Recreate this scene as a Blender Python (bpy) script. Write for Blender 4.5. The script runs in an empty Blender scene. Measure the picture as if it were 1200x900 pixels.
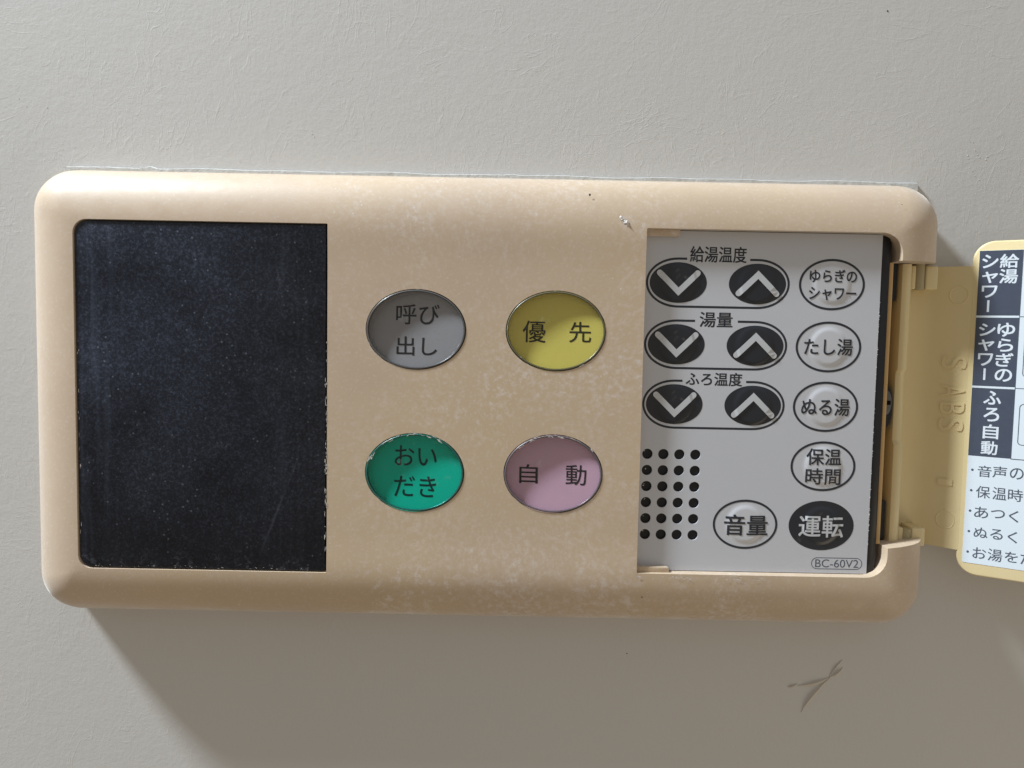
import bpy, bmesh, math, random
from mathutils import Vector, Matrix
random.seed(7)
S = bpy.context.scene
COL = S.collection
K = 1.0          # scene units per metre
MM = 0.001 * K

# ------------------------------------------------------------------ camera
D = 0.195 * K
P_, R_ = math.radians(3.7), math.radians(1.1)
fw = Vector((0, math.cos(P_), -math.sin(P_)))
rt0 = Vector((1, 0, 0)); up0 = rt0.cross(fw)
rt = rt0 * math.cos(R_) + up0 * math.sin(R_)
up = up0 * math.cos(R_) - rt0 * math.sin(R_)
cd = bpy.data.cameras.new('camera'); cam = bpy.data.objects.new('camera', cd); COL.objects.link(cam)
cd.sensor_width = 36.0; cd.lens = 27.0; cd.clip_start = 0.005; cd.clip_end = 50
cpos = -fw * (D / math.cos(P_))
M = Matrix((( rt.x, up.x, -fw.x, cpos.x), (rt.y, up.y, -fw.y, cpos.y), (rt.z, up.z, -fw.z, cpos.z), (0, 0, 0, 1)))
cam.matrix_world = M
S.camera = cam

# ------------------------------------------------------------------ world and lamps
w = bpy.data.worlds.new('World'); S.world = w; w.use_nodes = True
wn = w.node_tree.nodes; wl = w.node_tree.links
bg = wn['Background']; bg.inputs['Strength'].default_value = 1.0
tc = wn.new('ShaderNodeTexCoord'); sx = wn.new('ShaderNodeSeparateXYZ'); mr = wn.new('ShaderNodeMapRange')
mr.inputs['From Min'].default_value = -1; mr.inputs['From Max'].default_value = 1
wr = wn.new('ShaderNodeValToRGB')
wr.color_ramp.elements[0].color = (0.17, 0.13, 0.075, 1)
wr.color_ramp.elements[1].color = (0.355, 0.37, 0.39, 1)
e_ = wr.color_ramp.elements.new(.5); e_.color = (0.36, 0.328, 0.282, 1)
wl.new(tc.outputs['Generated'], sx.inputs[0]); wl.new(sx.outputs['Z'], mr.inputs['Value'])
wl.new(mr.outputs[0], wr.inputs[0]); wl.new(wr.outputs[0], bg.inputs['Color'])

KEY_DIR = Vector((-0.63, -0.180, 0.75)).normalized()
ld = bpy.data.lights.new('window_light', 'AREA'); ld.shape = 'DISK'; ld.size = 0.17 * K; ld.energy = 30.0 * K * K
ld.color = (0.85, 0.935, 1.0)
lo = bpy.data.objects.new('window_light', ld); COL.objects.link(lo)
lo.location = KEY_DIR * 1.2 * K
lo.rotation_euler = (-KEY_DIR).to_track_quat('-Z', 'Y').to_euler()

FILL_DIR = Vector((.62, -.50, -.60)).normalized()  # added fill lamp without a visible source, lifts the shaded wall at lower right
lf = bpy.data.lights.new('added_warm_fill', 'AREA'); lf.shape = 'DISK'; lf.size = 0.7 * K; lf.energy = 1.9 * K * K; lf.color = (1.0, .87, .68)
fo = bpy.data.objects.new('added_warm_fill', lf); COL.objects.link(fo); fo.location = FILL_DIR * 1.1 * K
fo.rotation_euler = (-FILL_DIR).to_track_quat('-Z', 'Y').to_euler()

S.view_settings.view_transform = 'Standard'
try: S.view_settings.look = 'None'
except Exception: pass
S.view_settings.exposure = 0.0; S.view_settings.gamma = 1.0
S.render.engine = 'CYCLES'
S.cycles.transparent_max_bounces = 16
S.cycles.max_bounces = 10

# ------------------------------------------------------------------ materials
class Mat:
    def __init__(s, name, color=(.5, .5, .5), rough=.5, spec=.5):
        s.m = bpy.data.materials.new(name); s.m.use_nodes = True
        s.n = s.m.node_tree.nodes; s.l = s.m.node_tree.links
        s.b = s.n['Principled BSDF']
        s.b.inputs['Base Color'].default_value = (*color, 1)
        s.b.inputs['Roughness'].default_value = rough
        s.b.inputs['Specular IOR Level'].default_value = spec
        s._tc = None
    def coord(s, scale=(1, 1, 1), rot=(0, 0, 0)):
        if not s._tc: s._tc = s.n.new('ShaderNodeTexCoord')
        mp = s.n.new('ShaderNodeMapping'); mp.inputs['Scale'].default_value = tuple(v / K for v in scale); mp.inputs['Rotation'].default_value = rot
        s.l.new(s._tc.outputs['Object'], mp.inputs[0]); return mp.outputs[0]
    def noise(s, scale, detail=3, rough=.5, dist=0, typ='FBM', vec=None):
        t = s.n.new('ShaderNodeTexNoise'); t.noise_type = typ
        t.inputs['Scale'].default_value = scale; t.inputs['Detail'].default_value = detail
        t.inputs['Roughness'].default_value = rough; t.inputs['Distortion'].default_value = dist
        s.l.new(vec if vec else s.coord(), t.inputs['Vector']); return t.outputs[0]
    def voro(s, scale, feat='F1', vec=None, out='Distance'):
        t = s.n.new('ShaderNodeTexVoronoi'); t.feature = feat; t.inputs['Scale'].default_value = scale
        s.l.new(vec if vec else s.coord(), t.inputs['Vector']); return t.outputs[out]
    def ramp(s, src, *stops):
        r = s.n.new('ShaderNodeValToRGB'); e = r.color_ramp.elements
        while len(e) < len(stops): e.new(.5)
        for i, (p, c) in enumerate(stops):
            e[i].position = p; e[i].color = (c, c, c, 1) if not isinstance(c, tuple) else (*c, 1)
        s.l.new(src, r.inputs[0]); return r.outputs[0]
    def math(s, op, a, b=None, clamp=False):
        t = s.n.new('ShaderNodeMath'); t.operation = op; t.use_clamp = clamp
        for i, v in enumerate((a, b)):
            if v is None: continue
            if isinstance(v, (int, float)): t.inputs[i].default_value = v
            else: s.l.new(v, t.inputs[i])
        return t.outputs[0]
    def mix(s, fac, a, b):
        t = s.n.new('ShaderNodeMix'); t.data_type = 'RGBA'
        for sock, v in ((t.inputs[0], fac), (t.inputs[6], a), (t.inputs[7], b)):
            if isinstance(v, tuple): sock.default_value = (*v, 1)
            elif isinstance(v, (int, float)): sock.default_value = v
            else: s.l.new(v, sock)
        return t.outputs[2]
    def axis(s, ax, lo, hi, smooth=True):
        if not s._tc: s._tc = s.n.new('ShaderNodeTexCoord')
        x = s.n.new('ShaderNodeSeparateXYZ'); s.l.new(s._tc.outputs['Object'], x.inputs[0])
        r = s.n.new('ShaderNodeMapRange'); r.interpolation_type = 'SMOOTHSTEP' if smooth else 'LINEAR'
        r.inputs['From Min'].default_value = lo * K; r.inputs['From Max'].default_value = hi * K
        s.l.new(x.outputs[ax], r.inputs['Value']); return r.outputs[0]
    def bump(s, h, dist, strength=1.0, prev=None):
        t = s.n.new('ShaderNodeBump'); t.inputs['Distance'].default_value = dist * K; t.inputs['Strength'].default_value = strength
        s.l.new(h, t.inputs['Height'])
        if prev: s.l.new(prev, t.inputs['Normal'])
        s.l.new(t.outputs[0], s.b.inputs['Normal']); return t.outputs[0]
    def col(s, c): s.l.new(c, s.b.inputs['Base Color'])
    def rgh(s, c): s.l.new(c, s.b.inputs['Roughness'])

# wall: embossed vinyl sheet
m = Mat('wall_vinyl', (.56, .545, .52), .55, .35)
big = m.noise(9, 3); spots = m.noise(45, 4, .6)
m.col(m.mix(m.math('MULTIPLY', big, .8), (.585, .570, .552), m.mix(spots, (.53, .518, .502), (.56, .546, .528))))
def lines(scale, vec, width, dist=1.0):
    n = m.noise(scale, 3, .5, dist, 'FBM', vec)
    return m.ramp(m.math('ABSOLUTE', m.math('SUBTRACT', n, .5)), (0.0, 1.0), (width, 0.0))
pn = m.noise(17, 2)
zone_h = m.ramp(pn, (.38, 1.0), (.50, 0.0)); zone_v = m.ramp(pn, (.42, 0.0), (.50, 1.0), (.56, 1.0), (.64, 0.0)); zone_d = m.ramp(pn, (.52, 0.0), (.62, 1.0))
brk = m.ramp(m.noise(110, 3), (.44, 0.0), (.60, 1.0)); brk2 = m.ramp(m.noise(95, 3, .5, .5), (.42, 0.0), (.58, 1.0))
lh = m.math('MULTIPLY', m.math('MULTIPLY', lines(165, m.coord((.45, 1, 1.1), (0, .25, 0)), .030), zone_h), brk)
lv = m.math('MULTIPLY', m.math('MULTIPLY', lines(180, m.coord((1.1, 1, .40), (0, .12, 0)), .030), zone_v), brk2)
ld_ = m.math('MULTIPLY', m.math('MULTIPLY', lines(155, m.coord((1.1, 1, .45), (0, -.7, 0)), .028), zone_d), brk)
ln = m.math('MULTIPLY', lines(75, m.coord((.8, 1, .8), (0, .5, 0)), .014, 1.6), m.ramp(m.noise(40, 2), (.50, 0.0), (.62, 1.0)))
cr = m.math('ADD', m.math('ADD', lh, lv), m.math('ADD', ld_, ln))
b1 = m.bump(cr, .000036, .42)
b2 = m.bump(m.noise(330, 3, .55, .3), .00010, .45, b1)
m.bump(m.noise(1000, 3, .65), .00007, .55, b2)
WALL = m.m

# yellowed plastic of the panel
def beige(name, base, scuff=1.0, rough=.42):
    m = Mat(name, base, rough, .4 + .3 * scuff)
    tone = m.noise(26, 3, .55)
    c = m.mix(m.ramp(tone, (.3, 0.0), (.7, 1.0)), tuple(v * .93 for v in base), tuple(min(1, v * 1.05) for v in base))
    c = m.mix(m.ramp(m.noise(14, 3, .5), (.42, 0.0), (.66, .8)), c, tuple(v * k for v, k in zip(base, (.97, .96, .86))))
    # fine pale scuffs, and blotches of limescale in patches of their own
    patch = m.ramp(m.noise(46, 5, .65), (.40, 0.0), (.70, 1.0))
    blot = m.ramp(m.noise(760, 5, .68), (.47, 0.0), (.72, 1.0))
    lime = m.math('MULTIPLY', patch, blot)
    zone = m.math('MULTIPLY', m.axis('X', -.040, -.022), m.math('SUBTRACT', 1.0, m.axis('X', .055, .085)))
    lime = m.math('MULTIPLY', lime, m.math('ADD', m.math('MULTIPLY', zone, .75), .18))
    crisp = m.ramp(m.noise(430, 5, .72), (.52, 0.0), (.60, 1.0))
    low = m.math('SUBTRACT', 1.0, m.axis('Z', -.049, -.024))
    lowz = m.math('MULTIPLY', m.math('MULTIPLY', low, zone), m.ramp(m.noise(75, 3, .6), (.38, 0.0), (.58, 1.0)))
    lip_ = m.math('MULTIPLY', m.math('SUBTRACT', 1.0, m.axis('Z', -.0528, -.0512)), m.ramp(m.noise(230, 4, .7, 0, 'FBM', m.coord((.4, 1, 1))), (.46, 0.0), (.62, 1.0)))
    extra = m.math('ADD', m.math('MULTIPLY', m.math('MULTIPLY', crisp, lowz), .55), m.math('MULTIPLY', lip_, .6))
    lime = m.math('ADD', lime, m.math('MULTIPLY', extra, scuff), True)
    spk = m.ramp(m.voro(620), (.05, 1.0), (.16, 0.0))
    spk = m.math('MULTIPLY', spk, m.ramp(m.noise(60, 3), (.48, 0.0), (.66, 1.0)))
    fine = m.ramp(m.noise(1500, 2, .5), (.56, 0.0), (.72, 1.0))
    fac = m.math('ADD', m.math('MULTIPLY', lime, .95), m.math('ADD', m.math('MULTIPLY', spk, .7), m.math('MULTIPLY', fine, .22)), True)
    fac = m.math('MULTIPLY', fac, scuff)
    c = m.mix(fac, c, (.68, .62, .585))
    m.b.inputs['Sheen Weight'].default_value = .35 * scuff; m.b.inputs['Sheen Roughness'].default_value = .45
    m.col(c)
    m.rgh(m.ramp(m.noise(300, 3), (.3, rough - .06), (.7, rough + .12)))
    m.bump(m.noise(1400, 2), .00004, .22)
    return m.m
HOUSING = beige('yellowed_plastic', (.535, .410, .295), 1.0, .46)
COVER = beige('cover_plastic', (.72, .595, .355), .12, .40)
DARKTAN = beige('inner_plastic', (.56, .36, .16), .15, .5)

# display window: scuffed black acrylic
m = Mat('scuffed_black', (.006, .007, .010), .28, .28)
cl = m.noise(48, 5, .62); sp = m.noise(1700, 3, .75); sp2 = m.noise(1150, 5, .8)
st = m.noise(700, 2, .5, 0, 'FBM', m.coord((1, 1, .05), (0, .10, 0)))
haze_f = m.math('ADD', m.math('MULTIPLY', m.ramp(cl, (.32, 0.0), (.72, 1.0)), .20), m.math('MULTIPLY', m.ramp(cl, (.30, .35), (.66, 1.0)), m.math('ADD', m.math('MULTIPLY', m.ramp(sp, (.50, 0.0), (.72, 1.0)), .45), m.math('MULTIPLY', m.ramp(sp2, (.50, 0.0), (.74, 1.0)), .60))))
edge_l = m.math('SUBTRACT', 1.0, m.axis('X', -.093, -.078))
edge_r = m.axis('X', -.056, -.050)
strk = m.math('MULTIPLY', m.ramp(st, (.48, 0.0), (.75, 1.0)), m.math('ADD', edge_l, m.math('MULTIPLY', edge_r, .6)))
side = m.math('SUBTRACT', 1.0, m.math('MULTIPLY', m.math('SUBTRACT', 1.0, m.axis('Z', -.044, -.018)), .45))
fac = m.math('MULTIPLY', m.math('ADD', haze_f, m.math('MULTIPLY', strk, .20)), side)
dots = m.math('MULTIPLY', m.ramp(m.voro(560), (.05, 1.0), (.17, 0.0)), m.ramp(m.noise(110, 3), (.44, 0.0), (.60, 1.0)))
crust = m.math('MULTIPLY', m.ramp(m.noise(520, 4, .7, 1.2), (.54, 0.0), (.62, 1.0)), m.math('MULTIPLY', m.ramp(m.noise(130, 3), (.45, 0.0), (.60, 1.0)), m.math('SUBTRACT', 1.0, m.axis('Z', -.044, -.034))))
dots = m.math('ADD', dots, m.math('MULTIPLY', crust, .9), True)
c = m.mix(m.math('MULTIPLY', m.math('ADD', fac, .03), .88, True), (.004, .005, .009), (.085, .105, .160))
c = m.mix(m.math('MULTIPLY', dots, .70), c, (.17, .19, .24))
scr = m.math('MULTIPLY', m.ramp(m.voro(22, 'DISTANCE_TO_EDGE', m.coord((1, 1, .3), (0, 1.15, 0))), (.0, 1.0), (.005, 0.0)), m.ramp(m.noise(40, 2), (.52, 0.0), (.60, 1.0)))
c = m.mix(m.math('MULTIPLY', scr, .25), c, (.15, .17, .22))
m.col(c); m.rgh(m.ramp(fac, (0, .25), (.6, .6)))
m.bump(sp, .00003, .4)
DISPLAY = m.m

m = Mat('keypad_film', (.53, .545, .58), .36, .4)
m.col(m.mix(m.noise(60, 4, .6), (.505, .515, .555), (.535, .545, .585)))
m.bump(m.noise(1100, 2), .00003, .4)
FILM = m.m
m = Mat('key_dome_film', (.545, .553, .59), .30, .5); m.bump(m.noise(1100, 2), .00003, .3); KEYFILM = m.m
INK = Mat('dark_ink', (.022, .026, .036), .42, .4).m
INKB = Mat('button_ink', (.018, .019, .021), .5, .3).m
m = Mat('dark_key_film', (.017, .020, .027), .27, .5)
wr_ = m.math('MULTIPLY', m.ramp(m.noise(500, 3, .6), (.60, 0.0), (.72, 1.0)), m.ramp(m.noise(130, 2), (.52, 0.0), (.62, 1.0)))
m.col(m.mix(m.math('MULTIPLY', wr_, .5), (.017, .020, .027), (.13, .12, .11)))
m.bump(m.noise(160, 2), .0002, .5); DARKKEY = m.m
LIGHTINK = Mat('pale_ink', (.52, .535, .565), .4, .4).m
BLACK = Mat('black_plastic', (.010, .010, .012), .35, .4).m
VOID = Mat('deep_black', (.003, .003, .003), .8, .1).m
STEEL = Mat('screw_steel', (.10, .10, .105), .35, .5).m; 
m = Mat('sealant', (.50, .50, .485), .5, .4); m.bump(m.noise(700, 3), .0003, .6); SEAL = m.m
SCALE_ = Mat('limescale', (.62, .59, .56), .7, .2).m
SPECK = Mat('dark_speck', (.04, .03, .02), .7, .2).m
SHEET = Mat('label_white', (.66, .73, .80), .38, .4).m
m = Mat('label_navy', (.060, .072, .105), .38, .4)
m.col(m.mix(m.noise(900, 3), (.055, .066, .097), (.068, .08, .115))); NAVY = m.m
LABELTXT = Mat('label_white_text', (.66, .72, .79), .4, .4).m
LABELINK = Mat('label_grey_ink', (.085, .10, .135), .45, .3).m

def plate_mat(name, c):
    m = Mat(name, c, .38, .5); m.b.inputs['Metallic'].default_value = 0.15
    m.col(m.mix(m.noise(180, 4, .6), tuple(v * .93 for v in c), tuple(min(1, v * 1.06) for v in c)))
    return m.m
def cap_mat(name, tint):
    m = bpy.data.materials.new(name); m.use_nodes = True; n = m.node_tree.nodes; l = m.node_tree.links
    n.remove(n['Principled BSDF']); out = n['Material Output']
    tr = n.new('ShaderNodeBsdfTransparent'); tr.inputs[0].default_value = (*tint, 1)
    gl = n.new('ShaderNodeBsdfGlossy'); gl.inputs['Roughness'].default_value = .07
    df = n.new('ShaderNodeBsdfDiffuse'); df.inputs['Color'].default_value = (.75, .74, .72, 1)
    mx = n.new('ShaderNodeMixShader'); mx.inputs[0].default_value = .035
    l.new(tr.outputs[0], mx.inputs[1]); l.new(gl.outputs[0], mx.inputs[2])
    # faint dust and worn scuffs on the clear face
    tcn = n.new('ShaderNodeTexCoord'); nz = n.new('ShaderNodeTexNoise'); nz.inputs['Scale'].default_value = 520; nz.inputs['Detail'].default_value = 5
    nz.inputs['Roughness'].default_value = .75
    l.new(tcn.outputs['Object'], nz.inputs['Vector'])
    rp = n.new('ShaderNodeValToRGB'); rp.color_ramp.elements[0].position = .60; rp.color_ramp.elements[1].position = .82
    rp.color_ramp.elements[1].color = (.13, .13, .13, 1)
    l.new(nz.outputs[0], rp.inputs[0])
    m2 = n.new('ShaderNodeMixShader'); l.new(rp.outputs[0], m2.inputs[0]); l.new(mx.outputs[0], m2.inputs[1]); l.new(df.outputs[0], m2.inputs[2])
    l.new(m2.outputs[0], out.inputs['Surface'])
    return m

# ------------------------------------------------------------------ mesh helpers; points are (x, height off the wall, z) in mm
def W(x, h, z): return Vector((x * MM, -h * MM, z * MM))
def link(name, me, mat, parent=None, smooth=None, loc=None):
    o = bpy.data.objects.new(name, me); COL.objects.link(o)
    if mat is not None:
        me.materials.clear(); me.materials.append(mat)
    if smooth is not None:
        for p in me.polygons: p.use_smooth = True
        me.set_sharp_from_angle(angle=math.radians(smooth))
    if parent: o.parent = parent
    if loc is not None: o.location = loc
    return o
def from_bm(bm, recalc=True):
    if recalc: bmesh.ops.recalc_face_normals(bm, faces=bm.faces[:])
    me = bpy.data.meshes.new('mesh'); bm.to_mesh(me); bm.free(); return me
def rrect(x0, z0, x1, z1, r, n=8):
    """r = (bottom-left, bottom-right, top-right, top-left)"""
    if not isinstance(r, (tuple, list)): r = (r,) * 4
    out = []
    for (cx, cz, a0, rr) in ((x0 + r[0], z0 + r[0], 180, r[0]), (x1 - r[1], z0 + r[1], 270, r[1]), (x1 - r[2], z1 - r[2], 0, r[2]), (x0 + r[3], z1 - r[3], 90, r[3])):
        if rr < 1e-4: out.append((cx, cz)); continue
        for i in range(n + 1):
            a = math.radians(a0 + 90 * i / n); out.append((cx + rr * math.cos(a), cz + rr * math.sin(a)))
    return out
def ellipse(cx, cz, a, b, n=64): return [(cx + a * math.cos(2 * math.pi * i / n), cz + b * math.sin(2 * math.pi * i / n)) for i in range(n)]
def prism(bm, pts, h0, h1, T=W):
    lo = [bm.verts.new(T(x, h0, z)) for x, z in pts]; hi = [bm.verts.new(T(x, h1, z)) for x, z in pts]
    n = len(pts)
    bm.faces.new(lo[::-1]); bm.faces.new(hi)
    for i in range(n): bm.faces.new((lo[i], lo[(i + 1) % n], hi[(i + 1) % n], hi[i]))
def prism_mesh(pts, h0, h1, T=W):
    bm = bmesh.new(); prism(bm, pts, h0, h1, T); return from_bm(bm)
def box(bm, x0, x1, h0, h1, z0, z1): prism(bm, [(x0, z0), (x1, z0), (x1, z1), (x0, z1)], h0, h1)
def bevelled(me, width, seg=2, angle=30):
    bm = bmesh.new(); bm.from_mesh(me)
    ed = [e for e in bm.edges if len(e.link_faces) == 2 and e.calc_face_angle(0) > math.radians(angle)]
    bmesh.ops.bevel(bm, geom=ed, offset=width * MM, segments=seg, profile=.5, affect='EDGES', clamp_overlap=True)
    return from_bm(bm)
def band(bm, pts, width, h, closed=False, T=W, hf=None, caps=False):
    """flat printed line of the given width following pts"""
    n = len(pts); L = []; Rr = []
    for i in range(n):
        p = Vector(pts[i])
        a = Vector(pts[i - 1]) if (closed or i > 0) else None
        b = Vector(pts[(i + 1) % n]) if (closed or i < n - 1) else None
        d1 = (p - a).normalized() if a is not None else (b - p).normalized()
        d2 = (b - p).normalized() if b is not None else d1
        t = (d1 + d2).normalized(); nn = Vector((-t.y, t.x)); k = 1 / max(.35, t.dot(d1))
        for lst, sgn in ((L, 1), (Rr, -1)):
            q = p + nn * (sgn * width / 2 * k); lst.append(bm.verts.new(T(q.x, h + (hf(q.x, q.y) if hf else 0), q.y)))
    for i in range(n if closed else n - 1):
        j = (i + 1) % n; bm.faces.new((Rr[i], Rr[j], L[j], L[i]))
    if caps:
        for idx, o_ in ((0, 1), (n - 1, n - 2)):
            p = Vector(pts[idx]); d = (p - Vector(pts[o_])).normalized(); a0 = math.atan2(d.y, d.x) - math.pi / 2
            vs = [bm.verts.new(T(p.x + width / 2 * math.cos(a0 + math.pi * k / 8), h + .002 + (hf(p.x, p.y) if hf else 0), p.y + width / 2 * math.sin(a0 + math.pi * k / 8))) for k in range(9)]
            bm.faces.new(vs)
def annulus(bm, cx, cz, a, b, wd, h, n=72, T=W):
    i_ = [bm.verts.new(T(x, h, z)) for x, z in ellipse(cx, cz, a - wd, b - wd, n)]; o_ = [bm.verts.new(T(x, h, z)) for x, z in ellipse(cx, cz, a, b, n)]
    for k in range(n): bm.faces.new((i_[k], i_[(k + 1) % n], o_[(k + 1) % n], o_[k]))
def disc(bm, cx, cz, a, b, hf, nr=8, nt=48, T=W):
    c = bm.verts.new(T(cx, hf(0, 0), cz)); prev = None
    for r in range(1, nr + 1):
        ring = []
        for k in range(nt):
            x = a * r / nr * math.cos(2 * math.pi * k / nt); z = b * r / nr * math.sin(2 * math.pi * k / nt)
            ring.append(bm.verts.new(T(cx + x, hf(x, z), cz + z)))
        for k in range(nt):
            j = (k + 1) % nt
            if prev is None: bm.faces.new((c, ring[k], ring[j]))
            else: bm.faces.new((prev[k], ring[k], ring[j], prev[j]))
        prev = ring
    return prev

_glyphs = {}
def glyph1(body):
    if body in _glyphs: return _glyphs[body]
    c = bpy.data.curves.new('t', 'FONT'); c.body = body; c.resolution_u = 5
    o = bpy.data.objects.new('t', c); COL.objects.link(o)
    dg = bpy.context.evaluated_depsgraph_get()
    me = bpy.data.meshes.new_from_object(o.evaluated_get(dg))
    _glyphs[body] = ([(v.co.x, v.co.y) for v in me.vertices], [tuple(p.vertices) for p in me.polygons])
    bpy.data.objects.remove(o); bpy.data.curves.remove(c); bpy.data.meshes.remove(me)
    return _glyphs[body]
def glyph(body):
    """a printed phrase as 2D triangles (built-in lettering), one square cell per Japanese character"""
    if ord(body[0]) < 128: vs, fs = glyph1(body)
    else:
        vs, fs = [], []
        for i, ch in enumerate(body):
            v, f = glyph1(ch); n = len(vs)
            vs = vs + [(x + i, y) for x, y in v]; fs = fs + [tuple(k + n for k in q) for q in f]
    xs = [v[0] for v in vs]; ys = [v[1] for v in vs]
    return vs, fs, min(xs), max(xs), min(ys), max(ys)
def write(bm, body, cx, cz, wd, ht, h, bold=.03, T=W, hf=None, rot=0, thick=0):
    """phrase fitted to a box wd x ht mm centred on (cx, cz); bold thickens the strokes (mm); rot in degrees"""
    vs, fs, x0, x1, y0, y1 = glyph(body)
    ca, sa = math.cos(math.radians(rot)), math.sin(math.radians(rot))
    sh = [(-bold, -bold), (bold, -bold), (-bold, bold), (bold, bold)] if bold > 0 else [(0, 0)]
    for q, (ox, oz) in enumerate(sh):
        b2 = bmesh.new()
        vv = [b2.verts.new((((x - x0) / (x1 - x0) - .5) * (wd - 2 * bold) + ox, ((y - y0) / (y1 - y0) - .5) * (ht - 2 * bold) + oz, 0)) for x, y in vs]
        for f in fs:
            try: b2.faces.new([vv[i] for i in f])
            except ValueError: pass
        if hf:
            for _ in range(4):
                lg = [e for e in b2.edges if e.calc_length() > .6]
                if not lg: break
                bmesh.ops.subdivide_edges(b2, edges=lg, cuts=1); bmesh.ops.triangulate(b2, faces=b2.faces[:])
        if thick:
            bmesh.ops.remove_doubles(b2, verts=b2.verts[:], dist=1e-4)
            r = bmesh.ops.extrude_face_region(b2, geom=b2.faces[:])
            for v in r['geom']:
                if isinstance(v, bmesh.types.BMVert): v.co.z += thick
        mp = {}
        for v in b2.verts:
            x, z = v.co.x * ca - v.co.y * sa, v.co.x * sa + v.co.y * ca
            mp[v] = bm.verts.new(T(cx + x, h + q * .003 + v.co.z + (hf(x, z) if hf else 0), cz + z))
        for f in b2.faces:
            try: bm.faces.new([mp[v] for v in f.verts])
            except ValueError: pass
        b2.free()
def chunk(bm, x, h, z, r, hh, T=W, n=7):
    """small irregular flake"""
    base = [bm.verts.new(T(x + r * random.uniform(.5, 1.1) * math.cos(6.283 * k / n), h, z + r * random.uniform(.5, 1.1) * math.sin(6.283 * k / n))) for k in range(n)]
    top = bm.verts.new(T(x + random.uniform(-.3, .3) * r, h + hh, z + random.uniform(-.3, .3) * r))
    for k in range(n): bm.faces.new((base[k], base[(k + 1) % n], top))

# ------------------------------------------------------------------ the wall
bm = bmesh.new()
vs = [bm.verts.new((x * K, 0, z * K)) for x, z in ((-.7, -.6), (.7, -.6), (.7, .6), (-.7, .6))]; bm.faces.new(vs)
wall = link('wall', from_bm(bm), WALL); wall['kind'] = 'structure'
if wall.data.polygons[0].normal.y > 0: wall.data.flip_normals()
# a cut in the vinyl with lifted edges
bm = bmesh.new()
def lip(pts, wd, hh):
    n = len(pts); prev = None
    for i, (x, z) in enumerate(pts):
        t = i / (n - 1); k = math.sin(math.pi * min(max(t, .06), .94))
        dx = pts[min(i + 1, n - 1)][0] - pts[max(i - 1, 0)][0]; dz = pts[min(i + 1, n - 1)][1] - pts[max(i - 1, 0)][1]
        L = math.hypot(dx, dz); nx, nz = -dz / L, dx / L
        row = [bm.verts.new(W(x + nx * wd * k * s, q * hh * k - (.01 if q == 0 else 0), z + nz * wd * k * s)) for s, q in ((-1, 0), (-.35, .7), (.1, 1.0), (.3, .25), (.5, 0.0))]
        if prev:
            for a in range(4): bm.faces.new((prev[a], prev[a + 1], row[a + 1], row[a]))
        prev = row
def curve(p0, p1, p2, n=10):
    return [((1 - t) ** 2 * p0[0] + 2 * t * (1 - t) * p1[0] + t * t * p2[0], (1 - t) ** 2 * p0[1] + 2 * t * (1 - t) * p1[1] + t * t * p2[1]) for t in [i / n for i in range(n + 1)]]
lip(curve((77.3, -84.5), (78.6, -80.2), (84.6, -74.9)), 1.0, .8)
lip(curve((75.9, -77.4), (80.2, -77.0), (84.6, -74.8)), .9, .6)
lip(curve((73.4, -77.7), (74.6, -77.8), (76.0, -76.8)), .6, .5)
lip(curve((83.9, -75.2), (85.5, -72.0), (87.4, -70.2)), .35, .4)
lip(curve((84.1, -75.0), (86.4, -73.9), (87.6, -72.2)), .7, .6)
TEAR = Mat('torn_vinyl', (.57, .53, .47), .7, .2).m
tear = link('vinyl_tear', from_bm(bm, False), TEAR, wall, 60)
bm = bmesh.new()
for x, z in ((112.9, 62.8), (113.6, 62.6), (114.2, 60.6), (115.2, 59.5), (115.4, 58.9), (117.4, 59.1), (117.2, 58.4), (113.3, 56.3), (113.9, 55.5), (115.9, 53.4), (114.9, 54.3), (112.4, 59.3)):
    chunk(bm, x + random.uniform(-.3, .3), .02, z, random.uniform(.08, .22), .1)
for x, z in ((-122.1, 67.0), (-117.0, 66.7), (-124.0, 68.8), (-51.0, 61.5), (-50.6, 60.9)): chunk(bm, x, .02, z, random.uniform(.1, .2), .1)
link('white_residue', from_bm(bm), SCALE_, wall)
bm = bmesh.new()
for x, z in ((90.8, 93.9), (31.3, -69.7)): chunk(bm, x, .02, z, random.uniform(.16, .26), .12)
link('dark_fleck', from_bm(bm), SPECK, wall)

# ------------------------------------------------------------------ the panel
PC = Vector((-6.8 * MM, 0, -3.3 * MM))
panel = bpy.data.objects.new('water_heater_controller', None); COL.objects.link(panel); panel.location = PC
panel.empty_display_size = .02
panel['label'] = 'yellowed beige water heater control panel with black display and open cover, fixed to the wall'
panel['category'] = 'control panel'; panel['kind'] = 'thing'
def part(name, me, mat, parent=panel, smooth=None):
    """mesh built in wall coordinates, re-based on its parent's position"""
    off = Vector((0, 0, 0)); p = parent
    while p is not None: off += p.location; p = p.parent
    me.transform(Matrix.Translation(-off))
    return link(name, me, mat, parent, smooth)

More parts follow.
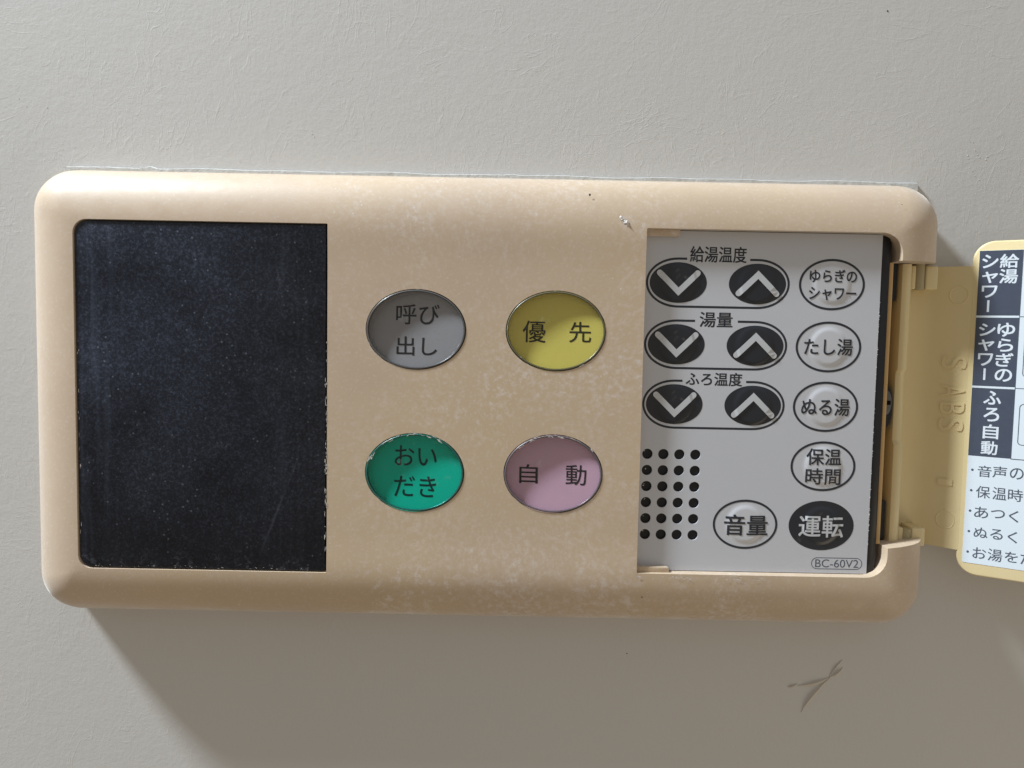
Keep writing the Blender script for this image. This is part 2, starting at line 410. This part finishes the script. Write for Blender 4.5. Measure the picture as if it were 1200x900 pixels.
FH = 15.5                                     # height of the central face
prof = [(0.0, 0.6), (0.0, 3.4), (.25, 6.3), (.85, 8.8), (1.9, 10.9), (3.3, 12.5), (5.0, 13.7), (6.9, 14.55), (8.9, 15.15), (10.9, 15.52), (12.8, 15.70), (14.8, 15.72), (16.8, 15.67), (18.8, 15.60), (20.8, 15.54), (22.8, FH + .01), (24.6, FH)]
X0, X1, Z0, Z1 = -115.9, 102.0, -57.9, 50.5
NC = 12
bm = bmesh.new(); rings = []
for ins, h in prof:
    r = max(10.5 - ins * .9, 1.2)
    rings.append([bm.verts.new(W(x, h, z)) for x, z in rrect(X0 + ins, Z0 + ins, X1 - ins, Z1 - ins, r, NC)])
for a, b in zip(rings, rings[1:]):
    n = len(a)
    for i in range(n): bm.faces.new((a[i], a[(i + 1) % n], b[(i + 1) % n], b[i]))
bm.faces.new(rings[0][::-1]); bm.faces.new(rings[-1])
body_me = from_bm(bm)
from mathutils.bvhtree import BVHTree
_ref_n = [v.normal.copy() for v in body_me.vertices]; _ref_v = [v.co.copy() for v in body_me.vertices]
body_me.calc_loop_triangles()
_ref_t = [tuple(t.vertices) for t in body_me.loop_triangles]
_bvh = BVHTree.FromPolygons(_ref_v, _ref_t)
def face_normal_of_moulding(p):
    loc, _, idx, _ = _bvh.find_nearest(p)
    a, b, c = (_ref_v[i] for i in _ref_t[idx])
    v0, v1, v2 = b - a, c - a, loc - a
    d00, d01, d11, d20, d21 = v0.dot(v0), v0.dot(v1), v1.dot(v1), v2.dot(v0), v2.dot(v1)
    q = d00 * d11 - d01 * d01
    if abs(q) < 1e-30: return None
    v = (d11 * d20 - d01 * d21) / q; u = (d00 * d21 - d01 * d20) / q
    n = [_ref_n[i] for i in _ref_t[idx]]
    return (n[0] * (1 - v - u) + n[1] * v + n[2] * u).normalized()
body = bpy.data.objects.new('cut', body_me); COL.objects.link(body)
BUT = [(-22.65, 13.3), (10.0, 13.55), (-22.6, -20.4), (10.1, -20.1)]; BA, BB = 11.45, 9.15
cutters = []
def cutter(pts, h0, h1):
    o = bpy.data.objects.new('cut', prism_mesh(pts, h0, h1)); COL.objects.link(o); cutters.append(o)
    md = body.modifiers.new('b', 'BOOLEAN'); md.operation = 'DIFFERENCE'; md.solver = 'EXACT'; md.object = o
cutter(rrect(-102.3, -44.8, -43.3, 37.35, (3.2, .25, .25, 3.2)), 10, 30)
cutter(rrect(30.5, -43.5, 89.9, 37.7, (.3, 5, 5, .3)), 7.5, 30)
cutter([(86.0, -36.7), (112, -34.6), (112, 31.4), (86.0, 31.4)], 1.6, 30)
for cx, cz in BUT: cutter(ellipse(cx, cz, BA + .28, BB + .28, 72), 9.0, 30)
dg = bpy.context.evaluated_depsgraph_get()
cutme = bpy.data.meshes.new_from_object(body.evaluated_get(dg))
for o in cutters + [body]:
    d = o.data; bpy.data.objects.remove(o); bpy.data.meshes.remove(d)
bm = bmesh.new(); bm.from_mesh(cutme)
bmesh.ops.remove_doubles(bm, verts=bm.verts[:], dist=2e-6 * K)
bmesh.ops.dissolve_degenerate(bm, edges=bm.edges[:], dist=2e-6 * K)
ed = [e for e in bm.edges if len(e.link_faces) == 2 and e.is_convex and e.calc_face_angle(0) > math.radians(38) and min(-v.co.y for v in e.verts) > 11.5 * MM]
bmesh.ops.bevel(bm, geom=ed, offset=.32 * MM, segments=2, profile=.5, affect='EDGES', clamp_overlap=True)
housing = part('housing', from_bm(bm, False), HOUSING, panel, 40)
hm = housing.data
cn = [Vector(c.vector) for c in hm.corner_normals]
for p in hm.polygons:
    for li in p.loop_indices:
        n_ = face_normal_of_moulding(hm.vertices[hm.loops[li].vertex_index].co + PC)
        if n_ is not None and n_.dot(p.normal) > .90: cn[li] = n_
hm.normals_split_custom_set(cn)

# stray bits on the housing
bm = bmesh.new()
for k in range(5): chunk(bm, 24.5 + k * .36 + random.uniform(-.12, .12), 15.66, 39.9 - k * .34, .55 if k < 3 else .7, .28 + .25 * (k == 3))
part('peeling_flake', from_bm(bm), SCALE_, panel)
for x, h, z, r in ((17.2, 14.5, 45.2, .42), (89.4, 14.9, 47.3 - 3, .12), (32.0, 15.4, -49.4, .2)):
    bm = bmesh.new(); chunk(bm, x, h, z, r, .16); part('dark_fleck', from_bm(bm), SPECK, panel)
bm = bmesh.new()
def smear(x, h, z, dx, dz, ln, wd):
    n = 4; pts = [(x + dx * ln * i / n + random.uniform(-.04, .04), z + dz * ln * i / n + random.uniform(-.04, .04)) for i in range(n + 1)]
    L = []; Rr = []
    for i, (px, pz) in enumerate(pts):
        q = wd * math.sin(math.pi * (i + .6) / (n + 1.2)) * random.uniform(.4, 1.0)
        L.append(bm.verts.new(W(px - dz * q / 2, h, pz + dx * q / 2))); Rr.append(bm.verts.new(W(px + dz * q / 2, h, pz - dx * q / 2)))
        if i: bm.faces.new((L[-2], L[-1], Rr[-1], Rr[-2]))
for _ in range(46): smear(-43.45 + random.uniform(-.3, .1), 15.58, random.triangular(-44, 22, -20), 0, 1, random.uniform(.25, 1.6), random.uniform(.06, .28))
for _ in range(30):
    an = random.gauss(0, .5); smear(random.uniform(-100, -44), 15.42, -44.3 + random.uniform(0, .7) ** 2, math.cos(an), math.sin(an) * .4, random.uniform(.1, .6), random.uniform(.05, .16))
for _ in range(12): smear(-101.7 + random.uniform(-.1, .3), 15.42, random.uniform(-40, 10), 0, 1, random.uniform(.3, 1.2), random.uniform(.06, .2))
for _ in range(34): smear(random.uniform(31, 88), 15.93, 38.1 + random.uniform(-.1, .5), 1, 0, random.uniform(.2, .9), random.uniform(.06, .24))
for _ in range(26): smear(random.uniform(29, 62), 15.92, -44.1 + random.uniform(-.5, .1), 1, 0, random.uniform(.3, 1.2), random.uniform(.08, .4))
for cx, cz in BUT:
    for _ in range(26 if cz < 0 else 5):
        an = random.gauss(1.75, .45) if cz < 0 else random.uniform(0, 6.28)
        k = random.uniform(.955, 1.03); smear(cx + BA * k * math.cos(an), 15.72, cz + BB * k * math.sin(an), -math.sin(an), math.cos(an), random.uniform(.3, 1.5), random.uniform(.08, .38) if cz < 0 else .12)
ls = part('limescale', from_bm(bm), SCALE_, panel); ls['kind'] = 'stuff'

# display window
me = bevelled(prism_mesh(rrect(-102.0, -44.5, -43.75, 37.0, (3.0, .3, .3, 3.0)), 10.2, 15.4), .3, 2, 50)
part('display_window', me, DISPLAY, panel, 35)

# oval push buttons
TINTS = [((.66, .66, .665), (.78, .78, .79), 'grey call button, upper left of the four', 'smoked grey'),
         ((.76, .73, .52), (.92, .90, .68), '', 'yellow'), ((.08, .64, .56), (.22, .87, .82), '', 'green'), ((.84, .76, .82), (.875, .805, .845), '', 'pink')]
NAMES = ['grey', 'yellow', 'green', 'pink']
PLAB = ['smoky grey oval button', 'olive yellow oval button', 'emerald green oval button', 'dusty pink oval button']
CALLS = [[('呼び', .2, 3.55, 10.3, 4.75), ('出し', .1, -3.85, 9.6, 4.5)], [('優', -5.0, -.2, 5.4, 5.15), ('先', 5.75, -.15, 5.1, 4.9)],
         [('おい', 0, 3.7, 10.1, 4.8), ('だき', 0, -3.5, 10.1, 4.9)], [('自', -5.75, -.4, 4.4, 4.5), ('動', 5.5, -.35, 4.85, 4.8)]]
def dome(x, z): return 15.55 + .95 * max(0.0, 1 - (x / BA) ** 2 - (z / BB) ** 2)
def dish(x, z): return 13.95 + .13 * (.65 * x - .76 * z) + .10 * ((x / BA) ** 2 + (z / BB) ** 2)  # base shape tilted towards the key lamp so its lit part comes out brighter
bm = bmesh.new(); rg = disc(bm, 0, 0, BA - .05, BB - .05, dish, 10, 72)
lo = [bm.verts.new(W(x, 9.6, z)) for x, z in ellipse(0, 0, BA - .05, BB - .05, 72)]
for i in range(72): bm.faces.new((rg[i], rg[(i + 1) % 72], lo[(i + 1) % 72], lo[i]))
bm.faces.new(lo); plate_me = from_bm(bm)
bm = bmesh.new()
ring = disc(bm, 0, 0, BA, BB, dome, 12, 72)
lo = [bm.verts.new(W(x, dish(x, z) + .02, z)) for x, z in ellipse(0, 0, BA, BB, 72)]
for i in range(72): bm.faces.new((ring[i], ring[(i + 1) % 72], lo[(i + 1) % 72], lo[i]))
disc_ = disc(bm, 0, 0, BA, BB, lambda x, z: dish(x, z) + .02, 10, 72)
bmesh.ops.remove_doubles(bm, verts=bm.verts[:], dist=1e-7)
cap_me = from_bm(bm)
bm = bmesh.new(); prev = None
for k in range(97):
    an = 2 * math.pi * k / 96; x, z = (BA - .16) * math.cos(an), (BB - .16) * math.sin(an); nx, nz = math.cos(an) / BA, math.sin(an) / BB; q = math.hypot(nx, nz); nx /= q; nz /= q
    row = [bm.verts.new(W(x + nx * .23 * math.cos(2 * math.pi * j / 8), 15.40 + .28 * math.sin(2 * math.pi * j / 8), z + nz * .23 * math.cos(2 * math.pi * j / 8))) for j in range(8)]
    if prev:
        for j in range(8): bm.faces.new((prev[j], prev[(j + 1) % 8], row[(j + 1) % 8], row[j]))
    prev = row
bmesh.ops.remove_doubles(bm, verts=bm.verts[:], dist=1e-6 * K)
rim_me = from_bm(bm)
for i, (cx, cz) in enumerate(BUT):
    base, tint = TINTS[i][0], TINTS[i][1]
    b = link('push_button', plate_me.copy(), plate_mat(NAMES[i] + '_button_plate', base), panel, None, Vector((cx * MM, 0, cz * MM)) - PC)
    b['label'] = PLAB[i]
    link('clear_cap', cap_me.copy(), cap_mat(NAMES[i] + '_clear_cap', tint), b, 50)
    link('cap_rim', rim_me.copy(), Mat(NAMES[i] + '_rim', tuple(.16 * u * v + .01 for u, v in zip(base, tint)), .30, .6).m, b, 80)
    for t, x, z, a, c in CALLS[i]:
        bm = bmesh.new(); write(bm, t, x, z, a, c, .05, .025, hf=lambda px, pz, x=x, z=z: dish(px + x, pz + z)); link('lettering', from_bm(bm), INKB, b)

# keypad
KH = 13.2
pc = bpy.data.curves.new('plate', 'CURVE'); pc.dimensions = '2D'; pc.fill_mode = 'BOTH'; pc.extrude = .25 * MM
def spl(pts):
    s = pc.splines.new('POLY'); s.points.add(len(pts) - 1); s.use_cyclic_u = True
    for p, (x, z) in zip(s.points, pts): p.co = (x * MM, z * MM, 0, 1)
spl(rrect(30.62, -43.35, 86.2, 37.55, (.2, .2, .2, .2)))
for c in range(4):
    for r in range(6): spl(ellipse(32.62 + c * 3.82, -15.22 - r * 3.89, 1.25, 1.25, 28))
po = bpy.data.objects.new('plate', pc); COL.objects.link(po)
dg = bpy.context.evaluated_depsgraph_get(); pm = bpy.data.meshes.new_from_object(po.evaluated_get(dg)); bpy.data.objects.remove(po)
pm.transform(Matrix(((1, 0, 0, 0), (0, 0, -1, -(KH - .25) * MM), (0, 1, 0, 0), (0, 0, 0, 1))))
bm = bmesh.new(); bm.from_mesh(pm); bmesh.ops.remove_doubles(bm, verts=bm.verts[:], dist=1e-6 * K)
keypad = part('keypad_plate', from_bm(bm), FILM, panel, 30)
bm = bmesh.new(); box(bm, 30.62, 88.75, 7.6, KH - .9, -43.3, 37.5); part('circuit_backing', from_bm(bm), BLACK, panel)
bm = bmesh.new(); box(bm, 86.22, 88.1, KH - .88, KH - .1, -43.0, 37.2)
part('keypad_edge', bevelled(from_bm(bm), .12, 2), BLACK, panel, 35)
bm = bmesh.new()
for _ in range(70):
    chunk(bm, 86.2 + random.uniform(-.08, .12), KH + .01, random.uniform(-38, 22), random.uniform(.05, .16), .06)
for r in range(6):
    for _ in range(2): chunk(bm, 32.2 + random.uniform(-.6, .3), KH - .7, -14.9 - r * 3.89 + random.uniform(-.5, .7), random.uniform(.1, .22), .1)
part('edge_wear', from_bm(bm), SCALE_, panel)['kind'] = 'stuff'

KO = KH + .015
def kpart(name, bm, mat, parent, smooth=None): return part(name, from_bm(bm), mat, parent, smooth)
loops = [(25.5, 7.4, '給湯温度', 32.2, 13.3, 3.75), (11.0, 5.05, '湯量', 16.95, 7.8, 3.6), (-3.2, 7.55, 'ふろ温度', 2.9, 13.4, 3.2)]
LXA, LXB = 38.62, 57.25
for cz, gap, t, tz, tw, th in loops:
    pts = []
    a_, b_ = 7.35, 5.6; mid_ = (LXA + LXB) / 2
    pts.append((mid_ - gap, cz + b_)); pts.append((LXA, cz + b_))
    for k in range(1, 24): an = math.radians(90 + 180 * k / 24); pts.append((LXA + a_ * math.cos(an), cz + b_ * math.sin(an)))
    pts.append((LXA, cz - b_)); pts.append((LXB, cz - b_))
    for k in range(1, 24): an = math.radians(-90 + 180 * k / 24); pts.append((LXB + a_ * math.cos(an), cz + b_ * math.sin(an)))
    pts.append((LXB, cz + b_)); pts.append((mid_ + gap, cz + b_))
    bm = bmesh.new(); band(bm, pts, .52, KO); kpart('outline', bm, INK, keypad)
    bm = bmesh.new(); write(bm, t, 47.85, tz, tw, th, KO, .05); kpart('lettering', bm, INK, keypad)
bm = bmesh.new(); write(bm, 'BC-60V2', 79.0, -40.95, 10.4, 1.95, KO, 0); kpart('lettering', bm, LABELINK, keypad)
bm = bmesh.new(); band(bm, rrect(72.9, -42.3, 85.0, -39.6, 1.34, 8), .17, KO, True); kpart('outline', bm, LABELINK, keypad)

def emboss(R, Hh):
    def f(x, z):
        d = math.hypot(x, z * .95); t = max(0.0, min(1.0, (R - d) / .8)); return Hh * (t * t * (3 - 2 * t)) * (1 + .25 * (1 - min(1, d / R)))
    return f
EM = emboss(4.55, .22)
EMD = emboss(4.6, .22)
rows = [25.5, 11.0, -3.2]
# arrow keys: one of each, then copies
def arrow(down, cx, cz):
    me_bm = bmesh.new(); disc(me_bm, 0, 0, 6.72, 4.75, lambda x, z: KH + .03 + EMD(x, z), 14, 56)
    k = link('arrow_key', from_bm(me_bm), DARKKEY, panel, 60, Vector((cx * MM, 0, cz * MM)) - PC)
    s = 1 if down else -1
    cv = [(-4.45, 2.25 * s), (0, -2.15 * s), (4.45, 2.25 * s)]
    pts = []
    for (a, b) in zip(cv, cv[1:]):
        for q in range(8): pts.append((a[0] + (b[0] - a[0]) * q / 8, a[1] + (b[1] - a[1]) * q / 8))
    pts.append(cv[-1])
    b2 = bmesh.new(); band(b2, pts, 1.38, KH + .26, hf=EMD, caps=True)
    link('chevron', from_bm(b2), LIGHTINK, k)
    return k
protos = {}
for cx, down in ((LXA, True), (LXB, False)):
    for i, cz in enumerate(rows):
        if i == 0: protos[down] = arrow(down, cx, cz)
        else:
            src = protos[down]; c = src.copy(); COL.objects.link(c); c.location = Vector((cx * MM, 0, cz * MM)) - PC
            for ch in src.children: d = ch.copy(); COL.objects.link(d); d.parent = c
# round keys
KEYS = [(74.75, 25.7, [('ゆらぎの', .25, 2.0, 11.1, 3.05), ('シャワー', .25, -2.15, 11.1, 3.1)], 0), (74.6, 11.05, [('たし湯', 0, 0, 11.5, 3.95)], 0),
        (74.55, -3.15, [('ぬる湯', 0, -.05, 11.5, 4.1)], 0), (74.6, -17.4, [('保温', .1, 2.25, 8.35, 4.0), ('時間', .1, -2.45, 8.45, 4.0)], 0),
        (56.55, -31.8, [('音量', .2, -.15, 10.5, 5.1)], 0), (74.8, -31.75, [('運転', -.05, -.15, 10.7, 5.3)], 1)]
for cx, cz, texts, dark in KEYS:
    bm = bmesh.new()
    if dark: disc(bm, 0, 0, 7.8, 6.0, lambda x, z: KH + .03 + EM(x, z), 16, 60)
    else: disc(bm, 0, 0, 5.2, 5.3, lambda x, z: KH + .008 + EM(x, z), 12, 60)
    k = link('round_key', from_bm(bm), DARKKEY if dark else KEYFILM, panel, 60, Vector((cx * MM, 0, cz * MM)) - PC)
    if dark: k['label'] = 'solid dark power key'
    if not dark:
        bm = bmesh.new(); annulus(bm, 0, 0, 7.75, 6.0, .52, KO + .02); link('outline', from_bm(bm), INK, k)
    for t, x, z, a, c in texts:
        bm = bmesh.new(); write(bm, t, x, z, a, c, KH + (.09 if dark else .07), .07 if t in ('音量', '運転') else .045, hf=lambda px, pz, x=x, z=z: EM(px + x, pz + z))
        link('lettering', from_bm(bm), LIGHTINK if dark else INK, k)

# retaining tabs over the plate
for z0, z1 in ((36.1, 37.72), (-43.52, -42.2)):
    bm = bmesh.new(); prism(bm, rrect(30.55, z0, 38.4, z1, (.1, .6, .1, .1) if z0 > 0 else (.1, .1, .6, .1), 4), KH + .05, 14.7)
    part('retaining_tab', bevelled(from_bm(bm), .2, 2), HOUSING, panel, 40)

# hinge side: thin inner wall, screw, pins
bm = bmesh.new(); prism(bm, [(88.5, -36.2), (89.5, -36.2), (89.5, 31.2), (88.5, 31.2)], 2.0, 12.4)
part('inner_wall', bevelled(from_bm(bm), .18, 2), DARKTAN, panel, 40)
bm = bmesh.new(); box(bm, 89.62, 92.6, 1.65, 1.9, -36.5, 31.2); part('hinge_bay_floor', from_bm(bm), DARKTAN, panel)
for z0, z1 in ((22.5, 31.2), (-36.4, -26.5)):
    bm = bmesh.new(); box(bm, 90.8, 92.2, 1.95, 8.6, z0, z1); part('hinge_stop', from_bm(bm), BLACK, panel)
bm = bmesh.new(); prism(bm, ellipse(91.05, -3.2, 1.5, 5.2, 40), 1.95, 8.9)
scr_ = part('screw', from_bm(bm), BLACK, panel, 40)
bm = bmesh.new(); prism(bm, ellipse(91.0, -2.2, 1.2, 2.9, 40), 8.92, 9.3)
hd = part('screw_head', bevelled(from_bm(bm), .12, 2), STEEL, scr_, 40)
bm = bmesh.new(); box(bm, 90.0, 91.9, 9.31, 9.36, -2.7, -1.7)
part('screw_slot', from_bm(bm), VOID, scr_)
PIN = Mat('pin_plastic', (.40, .34, .20), .5, .3).m
for z0, z1 in ((25.2, 31.6), (-36.9, -33.4)):
    bm = bmesh.new(); prism(bm, ellipse(98.0, 7.6, 1.25, 1.25, 20), z0, z1, lambda x, h, z: W(x, z, h)); part('hinge_pin', from_bm(bm), PIN, panel, 40)

# cover door, swung open
A_ = math.radians(31); CA, SA = math.cos(A_), math.sin(A_)
def DW(s, n, z): return W(111 + s * CA - n * SA, 8 + s * SA + n * CA, z)
bm = bmesh.new()
prism(bm, rrect(-.3, -44.3, 66, 37.1, (4.6, 4.6, 4.6, 4.6), 10), -2.4, 0, DW)
door = part('cover_door', bevelled(from_bm(bm), .45, 3, 50), COVER, panel, 40)
# hinge strip: an extruded curved section, rib first
sec = [(92.7, 5.4), (92.7, 8.9), (92.95, 9.75), (93.6, 10.1), (94.6, 10.0), (95.3, 9.4), (95.7, 8.2), (96.0, 6.6), (96.7, 5.0), (97.8, 3.9), (99.2, 3.2), (100.8, 2.95), (102.4, 3.1), (103.8, 3.6), (105.0, 4.35), (106.4, 5.2), (108.8, 6.66), (111.0, 7.98)]
bsec = [(94.6, 5.2), (94.6, 7.4), (94.6, 7.6), (94.65, 7.7), (94.7, 7.7), (94.75, 7.6), (94.8, 7.0), (94.9, 5.6), (95.6, 3.9), (97.0, 2.6), (98.9, 1.8), (100.9, 1.5), (102.8, 1.7), (104.6, 2.3), (106.0, 3.2), (107.3, 4.0), (109.7, 5.4), (111.9, 6.8)]
stations = [(31.2, 0, 0), (6.0, 0, 0), (5.0, -.9, -.7), (-11.4, -.9, -.7), (-12.4, 0, 0), (-37.6, 0, 0)]
bm = bmesh.new(); rowsv = []
for z, dh, dx in stations:
    f_ = [bm.verts.new(W(x + (dx if i < 7 else 0) * 0, h + (dh if i < 7 and h > 8 else 0), z + (-.9 * (x - 96) / 15 if z < -30 else 0))) for i, (x, h) in enumerate(sec)]
    b_ = [bm.verts.new(W(x, h + (dh if h > 7.3 and x < 95 else 0), z + (-.9 * (x - 96) / 15 if z < -30 else 0))) for x, h in bsec]
    rowsv.append(f_ + b_[::-1])
for a, b in zip(rowsv, rowsv[1:]):
    n = len(a)
    for i in range(n): bm.faces.new((a[i], a[(i + 1) % n], b[(i + 1) % n], b[i]))
bm.faces.new(rowsv[0]); bm.faces.new(rowsv[-1][::-1])
strip = part('hinge_strip', from_bm(bm), COVER, door, 35)
# knuckles that clip on the pins
for z0, z1, xs in ((25.3, 31.0, ((95.6, 96.9), (99.2, 102.2))), (-37.6, -33.0, ((95.6, 97.0), (99.1, 102.4)))):
    for xa, xb in xs:
        bm = bmesh.new(); prism(bm, [(xa, z0), (xb, z0), (xb, z1), (xa, z1)], 2.6, 8.6)
        part('hinge_knuckle', bevelled(from_bm(bm), .4, 3), COVER, door, 40)
# moulded marks on the strip
for t, s, z, a, c in (('S', -3.05, 7.75, 3.3, 5.3), ('A', -3.05, .8, 3.0, 5.2), ('B', -2.95, -3.55, 2.9, 5.2), ('S', -3.05, -7.6, 3.2, 5.3), ('1', -3.6, -21.9, 1.6, 3.2)):
    bm = bmesh.new(); write(bm, t, s, z, a, c, -.02, 0, T=lambda x, h, z: DW(x, h, z), rot=-90, thick=.26)
    part('moulded_letter', from_bm(bm), COVER, door)
for s, z in ((-2.8, 24.2), (-3.1, -31.3)):
    bm = bmesh.new()
    i0 = [bm.verts.new(DW(x, -.03, zz)) for x, zz in ellipse(s, z, 1.85, 2.05, 36)]; m0 = [bm.verts.new(DW(x, .10, zz)) for x, zz in ellipse(s, z, 2.0, 2.2, 36)]; o0 = [bm.verts.new(DW(x, -.03, zz)) for x, zz in ellipse(s, z, 2.15, 2.35, 36)]
    for k in range(36):
        j = (k + 1) % 36; bm.faces.new((i0[k], i0[j], m0[j], m0[k])); bm.faces.new((m0[k], m0[j], o0[j], o0[k]))
    part('ejector_mark', from_bm(bm), COVER, door, 60)
# printed instruction sheet on the inside of the door
bm = bmesh.new(); prism(bm, rrect(1.0, -41.25, 63, 34.8, .3, 3), .01, .09, DW); part('label_sheet', from_bm(bm), SHEET, door)
bm = bmesh.new()
for z0, z1 in ((19.3, 34.75), (2.35, 18.8), (-14.75, 1.85)):
    bm.faces.new([bm.verts.new(DW(x, .10, z)) for x, z in ((1.02, z0), (9.75, z0), (9.75, z1), (1.02, z1))])
part('label_column', from_bm(bm), NAVY, door)
T_ = lambda x, h, z: DW(x, h, z)
COLS = [[('シ', 3.27, 32.2, 3.3, 3.2), ('ャ', 3.39, 28.4, 3.2, 2.7), ('ワ', 3.45, 25.0, 3.2, 2.9), ('|', 3.35, 21.55, 0, 0)], [('給', 7.14, 32.2, 3.8, 3.3), ('湯', 7.13, 28.6, 3.7, 3.4)],
    [('シ', 3.45, 15.9, 3.4, 3.0), ('ャ', 3.43, 12.2, 3.3, 2.7), ('ワ', 3.43, 8.75, 3.1, 3.0), ('|', 3.42, 5.2, 0, 0)], [('ゆ', 7.31, 15.95, 3.55, 3.3), ('ら', 7.33, 12.3, 3.1, 3.1), ('ぎ', 7.28, 8.8, 3.6, 3.25), ('の', 7.27, 5.1, 3.5, 3.0)],
    [('ふ', 5.33, -.4, 3.6, 3.3), ('ろ', 5.34, -4.45, 3.2, 3.3), ('自', 5.39, -8.6, 3.2, 3.5), ('動', 5.28, -12.55, 3.4, 3.3)]]
for col_ in COLS:
    bm = bmesh.new()
    for t, s, z, a, c in col_:
        if t == '|': band(bm, [(s, z - 1.4), (s, z + 1.4)], .46, .115, T=T_)
        else: write(bm, t, s, z, a, c, .115, .06, T=T_)
    part('lettering', from_bm(bm), LABELTXT, door)
LINES = [[('音', 4.64, -18.33, 2.85, 2.8), ('声', 7.73, -18.2, 2.9, 2.8), ('の', 11.16, -18.2, 2.75, 2.7)], [('保', 4.58, -23.45, 2.95, 2.95), ('温', 7.94, -23.4, 2.85, 3.0), ('時', 11.17, -23.4, 3.0, 2.95)],
    [('あ', 4.44, -28.45, 2.9, 2.75), ('つ', 7.86, -28.4, 2.85, 2.05), ('く', 11.1, -28.5, 2.0, 2.8)], [('ぬ', 4.58, -33.4, 2.9, 2.5), ('る', 7.82, -33.35, 2.6, 2.5), ('く', 11.1, -33.55, 2.0, 2.75)],
    [('お', 4.55, -38.5, 2.85, 2.7), ('湯', 7.78, -38.5, 2.95, 3.0), ('を', 11.09, -38.4, 2.65, 2.55), ('た', 14.3, -38.3, 2.75, 2.85)]]
for line_, z0 in zip(LINES, (-18.2, -23.25, -28.3, -33.4, -38.5)):
    bm = bmesh.new()
    for t, s, z, a, c in line_: write(bm, t, s, z, a, c, .115, .012, T=T_)
    bm.faces.new([bm.verts.new(DW(x, .115, zz)) for x, zz in ellipse(2.1, z0, .28, .3, 16)])
    part('lettering', from_bm(bm), LABELINK, door)
bm = bmesh.new()
band(bm, [(9.75, 19.05), (62, 19.05)], .16, .115, T=T_); band(bm, [(9.75, 2.1), (62, 2.1)], .16, .115, T=T_); band(bm, [(9.75, -14.8), (62, -14.8)], .2, .115, T=T_); band(bm, [(9.8, -14.7), (9.8, 34.7)], .14, .115, T=T_)
for z0, z1, s0 in ((21.0, 32.6, 11.2), (4.9, 16.2, 11.1), (-11.3, -1.6, 10.95)): band(bm, rrect(s0, z0, s0 + 12, z1, .8, 5), .17, .115, True, T=T_)
part('label_ruling', from_bm(bm), LABELINK, door)

# thin sealant strip along the top of the panel
bm = bmesh.new(); n = 150; prev = None
for i in range(n + 1):
    x = -112.2 + 212.2 * i / n
    top = 52.35 + .18 * math.sin(i * .31) * math.sin(i * .083) + random.uniform(-.04, .04) + (.75 * math.exp(-((x + 91.5) / 1.2) ** 2)) + (.3 * math.exp(-((x + 1) / 1.5) ** 2))
    row = [bm.verts.new(W(x, .03, 47.5)), bm.verts.new(W(x, 1.0 + random.uniform(-.1, .1), 47.5)), bm.verts.new(W(x, .95 + random.uniform(-.12, .12), top - .3)), bm.verts.new(W(x, .03, top))]
    if prev:
        for a in range(4): bm.faces.new((prev[a], prev[(a + 1) % 4], row[(a + 1) % 4], row[a]))
    else: bm.faces.new(row)
    prev = row
bm.faces.new(prev[::-1])
seal = link('sealant_strip', from_bm(bm), SEAL, None, 50)
seal['label'] = "thin ragged whitish sealant strip on the wall along the panel's top edge"; seal['category'] = 'sealant'
